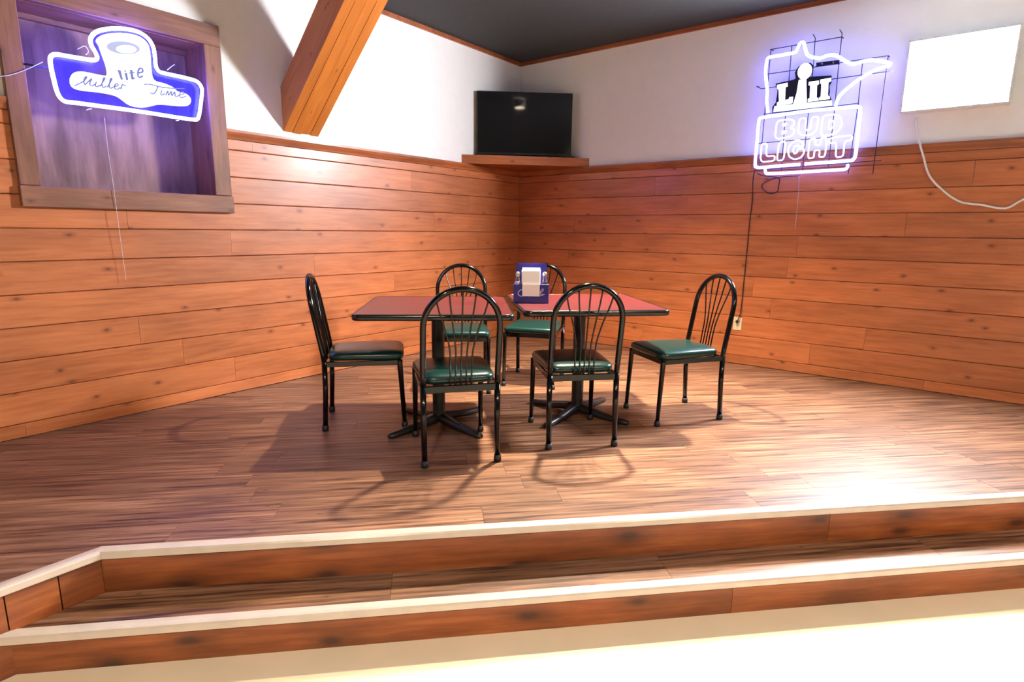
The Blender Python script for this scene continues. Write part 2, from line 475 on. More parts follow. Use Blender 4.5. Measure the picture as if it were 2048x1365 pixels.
# solid platform carcass (set back behind the risers)
plat = tag(empty('platform', (0.9, -2.5, FLOOR_Z)), 'raised corner platform with brown wood-look planks and beige nosing', 'platform', kind='structure')
PT = 0.008
ib = -0.035
a = EA + Vector((-0.03, 0)) ; a = Vector((EA.x-0.035, EA.y - 0.0))
s_in = edge_pt(0, ib); sx = (EA.x-0.035 - s_in.x)/ED.x
bend = s_in + ED*sx
far = s_in + ED*((-0.002 - s_in.y)/ED.y)
poly = [(0.0, 0.0), (far.x, -0.0), (bend.x, bend.y), (EA.x-0.035, YF), (0.0, YF)]
bm = bmesh.new(); prism(bm, [(x, y, FLOOR_Z) for x, y in poly], (0, 0, -FLOOR_Z-PT-0.001))
setw(link('carcass', bm, 'subfloor', plat), Matrix.Identity(4))
def plank(poly, z, ax, parent, name='plank'):
    """polygon in world xy, grain along ax"""
    if len(poly) < 3: return
    area = 0
    for (x0, y0), (x1, y1) in zip(poly, poly[1:]+poly[:1]): area += x0*y1-x1*y0
    if abs(area)/2 < 0.002: return
    c = Vector((sum(p[0] for p in poly)/len(poly), sum(p[1] for p in poly)/len(poly)))
    ang = math.atan2(ax.y, ax.x)
    R = Matrix.Rotation(-ang, 2)
    loc = [R @ (Vector(p)-c) for p in poly]
    # pull in by half a millimetre to leave the joint
    bm = bmesh.new()
    prism(bm, [(p.x, p.y, -PT) for p in loc], (0, 0, PT))
    o = link(name, bm, 'plank', parent)
    setw(o, Matrix.Translation((c.x, c.y, z)) @ Matrix.Rotation(ang, 4, 'Z'))
    return o
PW, PLN, NW = 0.152, 1.22, 0.042
rng = random.Random(5)
def rowrect(s0, s1, n0, n1):
    g = 0.0007
    return [tuple(edge_pt(s0+g, n0+g)), tuple(edge_pt(s1-g, n0+g)), tuple(edge_pt(s1-g, n1-g)), tuple(edge_pt(s0+g, n1-g))]
row = 0
n1 = -NW
s_joint = (Vector((2.57, -3.75))-EA).dot(ED)       # visible end joint by the nosing
while n1 > -4.6:
    n0 = n1-PW
    s = -6.0 + (s_joint % PLN) - PLN*2 if row == 0 else -6.0-rng.uniform(0, PLN)
    s -= 0
    while s < 9.0:
        q = rowrect(s, s+PLN, n0, n1)
        q = clip(q, -1, 0, -TH); q = clip(q, 0, 1, -TH); q = clip(q, 0, -1, -YF); q = clip(q, 1, 0, XF)
        plank(q, 0.0, ED, plat)
        s += PLN
    n1 = n0; row += 1
# the strip in front of the bend, along the left wall
n0 = -NW
while n0 < 2.6:
    n1 = n0+PW
    s = -7.0-rng.uniform(0, PLN)
    while s < 2.0:
        q = rowrect(s, s+PLN, n0, n1)
        q = clip(q, -1, 0, -TH); q = clip(q, 0, -1, -YF); q = clip(q, 1, 0, EA.x-NW)
        plank(q, 0.0, ED, plat)
        s += PLN
    n0 = n1
# nosing strips (rounded)
def nosing_section():
    return [(-NW, -PT), (-NW, 0.0005), (-NW*0.5, 0.0040), (-0.008, 0.0040), (0.002, 0.0015), (0.006, -0.005), (0.006, -0.026), (0.001, -0.030), (-0.018, -0.030), (-0.018, -PT)]
def strip(name, p0, p1, z, mat, parent, sec, n):
    """section (n, z) swept from p0 to p1 (2-D), n is the outward normal"""
    p0, p1 = Vector(p0), Vector(p1)
    d = (p1-p0); L = d.length; d.normalize()
    bm = bmesh.new()
    prism(bm, [(0, s, h) for s, h in sec], (L, 0, 0))
    o = link(name, bm, mat, parent)
    setw(o, Matrix(((d.x, n.x, 0, p0.x), (d.y, n.y, 0, p0.y), (0, 0, 1, z), (0, 0, 0, 1))))
    return o
smax = (XF-EA.x)/ED.x
smax = min(smax, (-0.02-EA.y)/ED.y)
strip('nosing', edge_pt(-0.018, 0), edge_pt(smax, 0), 0.0, 'nosing', plat, nosing_section(), EN)
strip('nosing', (EA.x, YF), (EA.x, EA.y+0.017), -0.0003, 'nosing', plat, nosing_section(), Vector((1, 0)))
# risers of the platform
def riser_sec(z0, z1, t0=-0.034, t1=-0.014): return [(t0, z0), (t1, z0), (t1, z1), (t0, z1)]
sb = [-0.012, 2.95, smax]
for s0, s1 in zip(sb, sb[1:]):
    strip('riser_board', edge_pt(s0, 0), edge_pt(s1-0.002, 0), 0.0, 'riser', plat, riser_sec(-RISE1-0.002, -0.028), EN)
yb = [YF, -5.75, -5.022, -4.875, EA.y+0.004]
for y0, y1 in zip(yb, yb[1:]):
    strip('riser_board', (EA.x, y0+0.002), (EA.x, y1-0.002), 0.0, 'riser', plat, riser_sec(FLOOR_Z if y1 < -5.0 else -RISE1-0.002, -0.028), Vector((1, 0)))
# lower step
TR = 0.209
step = tag(empty('step', (3.0, -4.0, FLOOR_Z)), 'lower step with one brown plank tread and knotty riser', 'step', kind='structure')
P0 = edge_pt(0, TR); sl = (EA.x+0.0 - P0.x)/ED.x       # where the front meets the platform side
so = (EA.x+0.0 - edge_pt(0, TR-0.035).x)/ED.x
q0 = edge_pt(0, -0.013); sm2 = smax-0.15
car = [tuple(edge_pt(0.02, -0.012)), tuple(edge_pt(sm2, -0.012)), tuple(edge_pt(sm2, TR-0.055)), tuple(edge_pt((EA.x-0.010-edge_pt(0, TR-0.055).x)/ED.x, TR-0.055)), (EA.x-0.010, EA.y)]
bm = bmesh.new(); prism(bm, [(x, y, FLOOR_Z) for x, y in car], (0, 0, -RISE1-FLOOR_Z-PT-0.001))
setw(link('carcass', bm, 'subfloor', step), Matrix.Identity(4))
js = [-0.6, (Vector((2.45, -4.01))-EA).dot(ED), 2.15, 3.37, 4.59, 5.81, 7.0]
for s0, s1 in zip(js, js[1:]):
    q = rowrect(s0, s1, -0.013, TR-NW)
    q = clip(q, -1, 0, -(EA.x-0.012)); q = clip(q, 0, 1, -TH)
    plank(q, -RISE1, ED, step)
strip('nosing', edge_pt(sl-0.02, TR), edge_pt(sm2, TR), -RISE1, 'nosing', step, nosing_section(), EN)
sb = [so-0.03, 2.4, sm2]
for s0, s1 in zip(sb, sb[1:]):
    strip('riser_board', edge_pt(s0, TR), edge_pt(s1-0.002, TR), 0.0, 'riser', step, riser_sec(FLOOR_Z, -RISE1-0.028, -0.050, -0.026), EN)

# ------------------------------------------------------------------ sloping beam
bz = 1.878; slope = 0.913; bh = 0.31
y0b, y1b = -2.879, -2.583
beam = tag(empty('sloping_beam', (0, (y0b+y1b)/2, bz)), 'orange laminated wood beam rising out of the white left wall', 'beam')
lam = 4
th = math.atan(slope)
lw = (y1b-y0b)/lam
for i in range(lam):
    bm = bmesh.new()
    yy0, yy1 = y0b+i*lw+0.0006, y0b+(i+1)*lw-0.0006
    dz = (0.0, -0.004, 0.002, -0.002)[i]
    x_lo = (HC-bz)/slope; x_hi = (HC-bz-bh)/slope
    sec = [(0.0, bz+dz), (x_lo, HC), (x_hi, HC), (0.0, bz+bh)]
    prism(bm, [(x, yy0, z) for x, z in sec], (0, yy1-yy0, 0))
    R = Matrix.Translation((0, (yy0+yy1)/2, bz)) @ Matrix.Rotation(-th, 4, 'Y')
    bmesh.ops.transform(bm, matrix=R.inverted(), verts=bm.verts)
    bmesh.ops.bevel(bm, geom=bm.edges[:], offset=0.0015, segments=1, affect='EDGES')
    o = link('lamination', bm, 'beam', beam)
    setw(o, R)

# ------------------------------------------------------------------ corner shelf and television
sA, sB = Vector((0.0, -0.952)), Vector((0.904, 0.0))
bm = bmesh.new()
z0, z1 = CAPZ+0.001, CAPZ+0.085
prism(bm, [(0.001, -0.001, z0), (sB.x-0.034, -0.001, z0), (0.001, sA.y+0.036, z0)], (0, 0, z1-z0))
sh_c = Vector((0.3, -0.32, z0))
shelf = tag(empty('corner_shelf', sh_c), 'triangular orange wood shelf in the corner under the television', 'shelf')
o = link('shelf_board', bm, 'pine_trim', shelf); setw(o, Matrix.Identity(4))
d = (sB-sA).normalized(); n = Vector((d.y, -d.x))
strip('front_board', sA, sB, 0.0, 'pine', shelf, [(-0.022, z0), (0, z0), (0, z1), (-0.022, z1)], n)

def tv():
    p0 = Vector((0.385, -0.425))
    t = tag(empty('television', (p0.x, p0.y, z1), math.radians(43.2)), 'black flat television standing on the corner shelf', 'television')
    w2, hh, zb = 0.485, 0.610, 0.018
    box('housing', (-w2, -0.012, zb), (w2, 0.022, zb+hh), 'tvbody', t, 0.004)
    box('rear_bulge', (-0.28, 0.022, zb+0.06), (0.28, 0.055, zb+0.42), 'tvbody', t, 0.012)
    box('screen', (-w2+0.010, -0.0135, zb+0.022), (w2-0.010, -0.0115, zb+hh-0.010), 'screen', t)
    for sx in (-1, 1):
        bm = bmesh.new()
        # splayed foot whose tip shows beyond the edge of the screen
        xi, xo = sx*0.36, sx*0.515
        prism(bm, [(xi, -0.030, 0.034), (xi, -0.030, 0.016), (xo-sx*0.04, -0.030, 0.0), (xo, -0.030, 0.0), (xo, -0.030, 0.012), (xo-sx*0.02, -0.030, 0.020)], (0, 0.045, 0))
        link('foot', bm, 'tvbody', t)
    return t
tv()

# ------------------------------------------------------------------ chairs
def make_chair():
    t = empty('dining_chair')
    hw, r = 0.188, 0.0155
    yr, yf = -0.225, 0.225
    zs = 0.415
    lean = math.tan(math.radians(10.0))
    zc, R = 0.715, hw
    def back(x, z):
        return Vector((x, yr - max(0, z-zs-0.02)*lean, z))
    pts = [back(-hw, zs), back(-hw, zs+0.05), back(-hw, 0.55), back(-hw, 0.64)]
    for i in range(0, 25):
        a = math.pi - math.pi*i/24
        pts.append(back(hw*math.cos(a), zc+R*math.sin(a)))
    pts += [back(hw, 0.64), back(hw, 0.55), back(hw, zs+0.05), back(hw, zs)]
    tube_obj('back_arch', pts, r, 'black', t, 10)
    for sx in (-1, 1):
        lg = tube_obj('leg', [(sx*hw, yr, zs), (sx*hw, yr, 0.25), (sx*hw, yr-0.012, 0.012)], [r, r, r*0.95], 'black', t, 10)
        bm = bmesh.new(); lathe(bm, [(0, 0), (0.019, 0), (0.020, 0.012), (0.0175, 0.035), (0, 0.035)], 12, (sx*hw, yr-0.012, 0))
        link('rubber_foot', bm, 'rubber', lg, True)
        lg = tube_obj('leg', [(sx*hw, yf-0.02, zs), (sx*hw, yf-0.02, 0.40), (sx*(hw+0.004), yf, 0.012)], [0.0165, 0.0165, 0.012], 'black', t, 10)
        bm = bmesh.new(); lathe(bm, [(0, 0), (0.018, 0), (0.019, 0.012), (0.0150, 0.035), (0, 0.035)], 12, (sx*(hw+0.004), yf, 0))
        link('rubber_foot', bm, 'rubber', lg, True)
    # five spindles fanning out to the arch
    for i in range(-2, 3):
        xb = i*0.027; xt = (0, 0.064, 0.125)[abs(i)]*(1 if i >= 0 else -1)
        zt = zc + math.sqrt(R*R-xt*xt) - 0.008
        ctrl = [back(xb, zs-0.005), back(xb, zs+0.10), back(xb*1.08, zs+0.19), back(xb+(xt-xb)*0.40, zs+0.29), back(xb+(xt-xb)*0.78, (zs+0.29+zt)/2+0.01), back(xt, zt)]
        tube_obj('spindle', smooth_path(ctrl, 3), 0.0045, 'black', t, 6)
    # seat frame
    bm = bmesh.new()
    for lo, hi in (((-hw, yr-0.008, zs-0.035), (hw, yr+0.010, zs)), ((-hw, yf-0.03, zs-0.03), (hw, yf-0.012, zs)),
                   ((-hw-0.008, yr, zs-0.03), (-hw+0.008, yf-0.02, zs)), ((hw-0.008, yr, zs-0.03), (hw+0.008, yf-0.02, zs))):
        bx(bm, lo, hi, 0.002)
    link('seat_frame', bm, 'black', t)
    # padded seat
    bm = bmesh.new()
    prof = [(0.955, 0.0), (0.985, 0.006), (1.0, 0.016), (1.0, 0.028), (0.975, 0.038), (0.92, 0.046), (0.75, 0.053), (0.45, 0.057)]
    nn = 40; rings = []
    for s, z in prof:
        ring = []
        for k in range(nn):
            a = 2*math.pi*k/nn
            ca, sa = math.cos(a), math.sin(a)
            e = 0.28
            x = math.copysign(abs(ca)**e, ca); y = math.copysign(abs(sa)**e, sa)
            wx = 0.208 if y > 0 else 0.208-0.022*abs(y)
            if y < 0: wx = 0.186
            wx = 0.197 + 0.013*y
            yy = 0.010 + y*0.222
            ring.append(bm.verts.new((x*wx*s, 0.010+(yy-0.010)*s, zs+0.002+z)))
        rings.append(ring)
    for A, B in zip(rings, rings[1:]):
        for k in range(nn): bm.faces.new((A[k], A[(k+1) % nn], B[(k+1) % nn], B[k]))
    bm.faces.new(rings[0][::-1])
    c = bm.verts.new((0, 0.01, zs+0.002+0.058))
    for k in range(nn): bm.faces.new((rings[-1][k], rings[-1][(k+1) % nn], c))
    link('seat', bm, 'vinyl', t, True)
    return t
chair0 = make_chair()
CH = [  # rear-leg midpoint, facing, label
    ((2.174, -3.311), (-0.793, 0.609), 'black arch-back chair nearest the steps, its back hiding the left table column'),
    ((2.531, -2.722), (-0.739, 0.674), 'black arch-back chair with its back to the camera before the right table'),
    ((1.075, -3.335), (0.652, 0.760), 'black arch-back chair seen side-on at the far left end of the tables'),
    ((2.804, -1.629), (-0.558, -0.829), 'black arch-back chair at the right end of the tables, below the wall outlet'),
    ((1.382, -1.497), (0.405, -0.914), 'black arch-back chair behind the blue napkin caddy, deepest in the corner'),
    ((0.992, -2.032), (0.686, -0.728), 'black arch-back chair behind the left table, facing the camera'),
]
for i, (rm, fc, lab) in enumerate(CH):
    o = chair0 if i == 0 else copy_tree(chair0)
    f = Vector(fc).normalized()
    o.location = (rm[0]+f.x*0.235, rm[1]+f.y*0.235, 0.001)
    o.rotation_euler = (0, 0, math.atan2(f.y, f.x)-math.pi/2)
    tag(o, lab, 'chair', 'black chairs around the two tables')

# ------------------------------------------------------------------ tables
def rrect(a, r, n=6, z=0.0):
    out = []
    for cx, cy, a0 in ((1, 1, 0), (-1, 1, 90), (-1, -1, 180), (1, -1, 270)):
        for k in range(n+1):
            t = math.radians(a0+90*k/n)
            out.append((cx*(a-r)+r*math.cos(t), cy*(a-r)+r*math.sin(t), z))
    return out
def make_table(rot_base):
    t = empty('pedestal_table')
    H, A = 0.74, 0.428
    bm = bmesh.new(); prism(bm, rrect(A-0.012, 0.045, z=H-0.032), (0, 0, 0.032))
    link('tabletop', bm, 'laminate', t)
    bm = bmesh.new()
    secs = [(A-0.013, H-0.033), (A-0.004, H-0.033), (A, H-0.026), (A+0.001, H-0.016), (A, H-0.006), (A-0.004, H+0.0005), (A-0.013, H+0.0008)]
    rings = [[bm.verts.new(p) for p in rrect(a, 0.045+(a-A)+0.005, z=z)] for a, z in secs]
    nn = len(rings[0])
    for X, Y in zip(rings, rings[1:]+rings[:1]):
        for k in range(nn): bm.faces.new((X[k], X[(k+1) % nn], Y[(k+1) % nn], Y[k]))
    link('edge_band', bm, 'edge', t, True)
    bm = bmesh.new(); lathe(bm, [(0, 0.045), (0.042, 0.045), (0.040, 0.06), (0.038, 0.10), (0.038, H-0.06), (0.042, H-0.05), (0, H-0.05)], 20)
    link('column', bm, 'black_matt', t, True)
    bm = bmesh.new()
    for k in range(4):
        c, s = math.cos(k*math.pi/2+math.pi/4), math.sin(k*math.pi/2+math.pi/4)
        bx(bm, (-0.02, -0.02, H-0.05), (0.02, 0.02, H-0.034))
    bx(bm, (-0.22, -0.02, H-0.052), (0.22, 0.02, H-0.034)); bx(bm, (-0.02, -0.22, H-0.052), (0.02, 0.22, H-0.034))
    link('top_bracket', bm, 'black_matt', t)
    for k in range(4):
        a = k*math.pi/2 + rot_base
        d = Vector((math.cos(a), math.sin(a), 0)); s = Vector((-d.y, d.x, 0))
        bm = bmesh.new(); rings = []
        for rr, hw_, zt, zb in ((0.0, 0.034, 0.075, 0.03), (0.06, 0.034, 0.070, 0.024), (0.18, 0.028, 0.048, 0.012), (0.30, 0.024, 0.034, 0.006), (0.355, 0.022, 0.030, 0.004), (0.372, 0.014, 0.022, 0.004)):
            zm = zb+(zt-zb)*0.6
            rings.append([bm.verts.new(d*rr + s*q*hw_ + Vector((0, 0, z))) for q, z in ((-1, zb), (-1, zm), (-0.5, zt), (0.5, zt), (1, zm), (1, zb))])
        for X, Y in zip(rings, rings[1:]):
            for j in range(6): bm.faces.new((X[j], X[(j+1) % 6], Y[(j+1) % 6], Y[j]))
        bm.faces.new(rings[0]); bm.faces.new(rings[-1][::-1])
        arm = link('base_arm', bm, 'black_matt', t, True)
        bm = bmesh.new(); lathe(bm, [(0, 0), (0.017, 0), (0.017, 0.008), (0, 0.008)], 12, d*0.345)
        link('glide', bm, 'rubber', arm)
    return t
TB = [((1.642, -2.940), math.radians(42.3), math.radians(-47), 'square dark red pedestal table on the left with an empty top'),
      ((2.192, -2.222), math.radians(45.6), math.radians(-45), 'square dark red pedestal table on the right carrying the blue caddy')]
for c, a, rb, lab in TB:
    t = make_table(rb)
    t.location = (c[0], c[1], 0.001); t.rotation_euler = (0, 0, a)
    tag(t, lab, 'table', 'dark red pedestal tables pushed together')

# ------------------------------------------------------------------ napkin caddy, shakers
TZ = 0.7425
cdy_c = Vector((1.982, -2.466)); cdy_a = math.radians(36)
cad = tag(empty('napkin_caddy', (cdy_c.x, cdy_c.y, TZ), cdy_a), 'navy blue plastic napkin caddy with white print on right table', 'caddy')
# local -Y faces the camera
hwc = 0.108
bm = bmesh.new()
prism(bm, [(-hwc+0.008, 0.035, 0), (hwc-0.008, 0.035, 0), (hwc-0.012, 0.050, 0.225), (hwc-0.024, 0.050, 0.237), (-hwc+0.024, 0.050, 0.237), (-hwc+0.012, 0.050, 0.225)], (0, 0.006, 0))
link('back_panel', bm, 'caddy', cad)
box('front_panel', (-hwc, -0.056, 0.0), (hwc, -0.050, 0.115), 'caddy', cad, 0.002)
box('side_panel', (-hwc, -0.050, 0.0), (-hwc+0.005, 0.036, 0.115), 'caddy', cad, 0.001)
box('side_panel', (hwc-0.005, -0.050, 0.0), (hwc, 0.036, 0.115), 'caddy', cad, 0.001)
box('divider', (-0.065, -0.050, 0.0), (-0.061, 0.036, 0.105), 'caddy', cad)
box('divider', (0.061, -0.050, 0.0), (0.065, 0.036, 0.105), 'caddy', cad)
box('base_plate', (-hwc+0.005, -0.050, 0.0), (hwc-0.005, 0.036, 0.005), 'caddy', cad)
lp = lambda pts: [(x, -0.0565, z) for x, z in pts]
bm = bmesh.new(); tube(bm, smooth_path(lp([(-0.040, 0.078), (-0.062, 0.080), (-0.078, 0.064), (-0.074, 0.046), (-0.052, 0.040)]), 4), 0.003, 6)
link('lettering', bm, 'caddy_print', cad)
bm = bmesh.new(); tube(bm, smooth_path(lp([(0.055, 0.060), (0.075, 0.080), (0.068, 0.086), (0.056, 0.070), (0.060, 0.052), (0.074, 0.058)]), 4), 0.0022, 6)
tube(bm, smooth_path(lp([(0.052, 0.044), (0.066, 0.048), (0.084, 0.056)]), 4), 0.0022, 6)
link('lettering', bm, 'caddy_print', cad)
def local_thing(name, lx, ly, lz, label, cat, group=None):
    R = Matrix.Rotation(cdy_a, 2)
    p = R @ Vector((lx, ly))
    return tag(empty(name, (cdy_c.x+p.x, cdy_c.y+p.y, TZ+lz), cdy_a), label, cat, group)
nap = local_thing('napkin_stack', 0, 0, 0.0055, 'stack of white paper napkins standing up in the navy blue caddy', 'napkins')
nr = random.Random(3)
for i in range(11):
    yy = -0.044+i*0.0068
    dx, dz = nr.uniform(-0.003, 0.003), nr.uniform(-0.006, 0.004)
    o = box('napkin', (-0.057+dx, yy, 0.0), (0.054+dx, yy+0.0062, 0.185+dz+i*0.002), 'paper', nap, 0.0015)
# one napkin hanging over the front
bm = bmesh.new()
sec = [(-0.043, 0.112), (-0.050, 0.1175), (-0.058, 0.116), (-0.0595, 0.105), (-0.0595, 0.036), (-0.0620, 0.036), (-0.0635, 0.106), (-0.060, 0.122), (-0.048, 0.190), (-0.0445, 0.192)]
prism(bm, [(-0.054, y, z) for y, z in sec], (0.106, 0, 0))
link('napkin', bm, 'paper', nap)
for sx, fill, lab in ((-1, 'salt', 'small clear glass salt shaker left of the napkins in the caddy'), (1, 'pepper', 'small clear glass pepper shaker right of the napkins in the caddy')):
    t = local_thing('salt_shaker' if sx < 0 else 'pepper_shaker', sx*0.083, -0.012, 0.0055, lab, 'shaker')
    bm = bmesh.new(); lathe(bm, [(0, 0), (0.0165, 0), (0.0175, 0.10), (0.017, 0.115), (0.012, 0.130), (0.012, 0.165), (0, 0.165)], 14)
    link('glass_body', bm, 'glass', t, True)
    bm = bmesh.new(); lathe(bm, [(0, 0.003), (0.0145, 0.003), (0.0155, 0.10), (0.0145, 0.118), (0, 0.122)], 14)
    link('contents', bm, 'salt' if fill == 'salt' else 'pepper', t, True)
    bm = bmesh.new(); lathe(bm, [(0.0135, 0.160), (0.0140, 0.172), (0.010, 0.181), (0, 0.184)], 14)
    link('cap', bm, 'chrome', t, True)

# ------------------------------------------------------------------ left neon sign (can outline)
SX = 0.085
def zl(x, y, v=SX): return on_x(80+x/5.851, 40+y/5.851, v)
ns = tag(empty('neon_sign', zl(1000, 1100)), 'blue-white neon beer sign with can outline over the boarded window', 'sign')
ns_inv = Matrix.Translation(ns.location).inverted()
def put(o, root):
    """mesh given in world coordinates, parented without moving it"""
    o.matrix_parent_inverse = Matrix.Translation(root.location).inverted()
    return o
outl = [(285, 950), (210, 865), (160, 690), (122, 510), (128, 430), (185, 402), (300, 420), (450, 445), (600, 468), (655, 462), (668, 430), (640, 365), (603, 300), (590, 230), (625, 165), (705, 122), (850, 100), (1000, 105), (1150, 140), (1260, 212), (1322, 310), (1345, 430), (1356, 540), (1390, 598), (1450, 622), (1600, 655), (1750, 690), (1840, 722), (1890, 790), (1895, 860), (1882, 980), (1862, 1115), (1838, 1162), (1790, 1166), (1600, 1140), (1300, 1092), (1000, 1048), (700, 1008), (420, 970)]
put(tube_obj('outline_tube', smooth_path([zl(x, y) for x, y in outl], 4, True), 0.0105, 'neon_can', ns, 8, True), ns)
cx = sum(p[0] for p in outl)/len(outl); cy = sum(p[1] for p in outl)/len(outl)
bm = bmesh.new()
ins = [zl(x, y, SX-0.030) for x, y in outl]
prism(bm, smooth_path(ins, 3, True), (-0.005, 0, 0))
put(link('backing_panel', bm, 'sign_blue', ns), ns)
def sheet(name, pts, v, mat, root, th=0.003, smooth=0, parent=None):
    bm = bmesh.new()
    P = [zl(x, y, v) for x, y in pts]
    if smooth: P = smooth_path(P, smooth, True)
    prism(bm, P, (-th, 0, 0))
    o = link(name, bm, mat, parent or root)
    return put(o, root)
glow = [(655, 235), (740, 172), (930, 150), (1130, 180), (1250, 262), (1290, 380), (1302, 560), (1335, 700), (1450, 740), (1555, 785), (1610, 835), (1720, 870), (1768, 935), (1735, 1000), (1620, 1008), (1400, 990), (1300, 1010), (1180, 1025), (1050, 1000), (950, 930), (870, 885), (700, 850), (480, 825), (375, 785), (348, 700), (390, 622), (480, 602), (600, 622), (740, 650), (782, 640), (770, 540), (720, 400), (685, 300)]
sheet('lit_print', glow, SX-0.022, 'glow', ns, 0.004, 3)
def ell(cx, cy, rx, ry, n=28, a0=0, a1=360, tilt=0):
    out = []
    for k in range(n):
        t = math.radians(a0+(a1-a0)*k/(n if a1-a0 == 360 else n-1))
        x, y = rx*math.cos(t), ry*math.sin(t)
        c, s = math.cos(tilt), math.sin(tilt)
        out.append((cx+x*c-y*s, cy+x*s+y*c))
    return out
can = sheet('can_lid', ell(985, 335, 225, 95, tilt=0.10), SX-0.019, 'print_pale', ns, 0.002)
sheet('lid_recess', ell(975, 325, 195, 74, tilt=0.10), SX-0.017, 'print_grey', ns, 0.0015)
sheet('lid_tab', ell(1010, 342, 120, 48, tilt=0.05), SX-0.0155, 'glow', ns, 0.0012)
def stroke_l(name, paths, rad, mat, v):
    bm = bmesh.new()
    for p in paths: tube(bm, smooth_path([zl(x, y, v) for x, y in p], 4), rad, 6)
    return put(link(name, bm, mat, ns, True), ns)
for q in (ell(985, 360, 232, 100, 14, 15, 165, 0.10), ell(1130, 880, 110, 45, 10, 20, 160, 0.1), ell(1030, 520, 170, 50, 10, 190, 330, 0.05)):
    stroke_l('rim_line', [q], 0.0016, 'print_grey', SX-0.016)
# "lite" in bold letters on the can
bm = bmesh.new()
for p in ([(905, 580), (945, 590), (972, 700), (948, 700)],
          [(990, 618), (1018, 618), (1035, 703), (1010, 706)], [(984, 590), (1010, 592), (1013, 605), (988, 604)],
          [(1050, 585), (1080, 580), (1085, 610), (1110, 606), (1110, 620), (1087, 624), (1095, 672), (1112, 676), (1112, 692), (1082, 698), (1068, 690), (1060, 628), (1048, 630), (1048, 615), (1058, 612)]):
    prism(bm, [zl(x, y, SX-0.0150) for x, y in p], (-0.003, 0, 0))
e_out = [(1192, 640), (1148, 650), (1152, 600), (1172, 570), (1196, 575), (1200, 605), (1150, 628)]
tube(bm, smooth_path([zl(x, y, SX-0.016) for x, y in [(1140, 622), (1200, 608), (1196, 572), (1168, 566), (1148, 600), (1148, 655), (1172, 672), (1202, 655)]], 4), 0.0048, 6)
put(link('brand_lettering', bm, 'print_blue', ns), ns)
stroke_l('small_red_lettering', [[(978, 575), (982, 545), (992, 562), (1002, 543), (1010, 572)], [(1020, 572), (1020, 552)], [(1032, 572), (1030, 545)], [(1042, 572), (1040, 545)]], 0.0012, 'print_red', SX-0.016)
# script line "Miller Time"
def tr(x, y):   # along the sloping baseline
    return (x, y + (x-400)*0.128)
script = [
    [(405, 770), (440, 745), (500, 700), (530, 650), (515, 650), (500, 690), (510, 740), (545, 700), (580, 660), (565, 700), (560, 730), (585, 745), (612, 720)],       # M
    [(628, 690), (618, 735), (635, 748), (660, 725)], [(636, 662), (640, 666)],                                            # i
    [(665, 740), (715, 640), (700, 640), (685, 720), (700, 748), (730, 725)],                                              # l
    [(740, 740), (788, 635), (772, 640), (760, 720), (775, 745), (805, 722)],                                              # l
    [(812, 722), (850, 700), (842, 680), (820, 695), (815, 735), (840, 748), (875, 722)],                                  # e
    [(880, 740), (895, 685), (915, 692), (930, 690)],                                                                       # r
    [(1120, 650), (1180, 640), (1300, 655), (1450, 650), (1530, 640)], [(1260, 655), (1235, 720), (1205, 748), (1180, 735)],  # T
    [(1300, 690), (1290, 738), (1305, 748), (1330, 725)], [(1310, 662), (1314, 666)],                                      # i
    [(1340, 745), (1362, 690), (1368, 742), (1398, 690), (1402, 742), (1432, 690), (1436, 735), (1452, 745), (1475, 722)],  # m
    [(1480, 722), (1525, 700), (1518, 678), (1490, 692), (1482, 735), (1508, 748), (1550, 720)],                            # e
]
script = [[tr(400+(x-400)*1.14, y) for x, y in p] for p in script]
stroke_l('script_lettering', script, 0.0034, 'print_blue', SX-0.015)
# glass electrodes and hangers
stroke_l('wire_loop', [[(440, 340), (470, 325), (520, 305), (558, 345), (560, 385), (535, 405)]], 0.0022, 'cord_clear', SX-0.01)
for q in ([(545, 1058), (570, 1045), (605, 1043)], [(1590, 1180), (1625, 1176)], [(1490, 585), (1530, 550), (1575, 520)]):
    stroke_l('hanger_clip', [q], 0.0025, 'cord_clear', SX-0.01)
# stand-offs to the frame so the sign is carried by the window frame
for q in ((1875, 760), (1868, 1060)):
    a = zl(*q, SX-0.012); 
    put(tube_obj('stand_off', [a, Vector((FX+0.001, a.y, a.z))], 0.006, 'rubber', ns), ns)
a = on_x(60, 180, FX)
put(tube_obj('stand_off', [Vector((SX-0.030, zl(150, 560).y, zl(150, 560).z)), Vector((SX-0.030, a.y, zl(150, 560).z)), Vector((FX+0.001, a.y-0.01, zl(150, 560).z))], 0.005, 'rubber', ns), ns)
def cord(name, pts, rad, mat, label, sub=6):
    P = smooth_path(pts, sub)
    base = P[-1]
    bm = bmesh.new(); tube(bm, [p-base for p in P], rad, 8)
    o = link(name, bm, mat, None, True); o.location = base
    return tag(o, label, 'cord')
cord('power_cord', [on_x(-60, 168, 0.055), on_x(-10, 155, 0.055), on_x(20, 150, 0.055), on_x(50, 140, 0.055), on_x(85, 124, SX-0.02)], 0.0022, 'cord_clear', 'thin pale cord leaving the left side of the can sign')
cord('pull_cord', [on_x(209, 236, SX-0.012), on_x(216, 300, SX-0.014), on_x(225, 360, SX-0.016), on_x(237, 450, 0.062), on_x(252, 560, 0.05)], 0.0014, 'cord_clear', 'thin clear pull cord hanging down from the can sign')

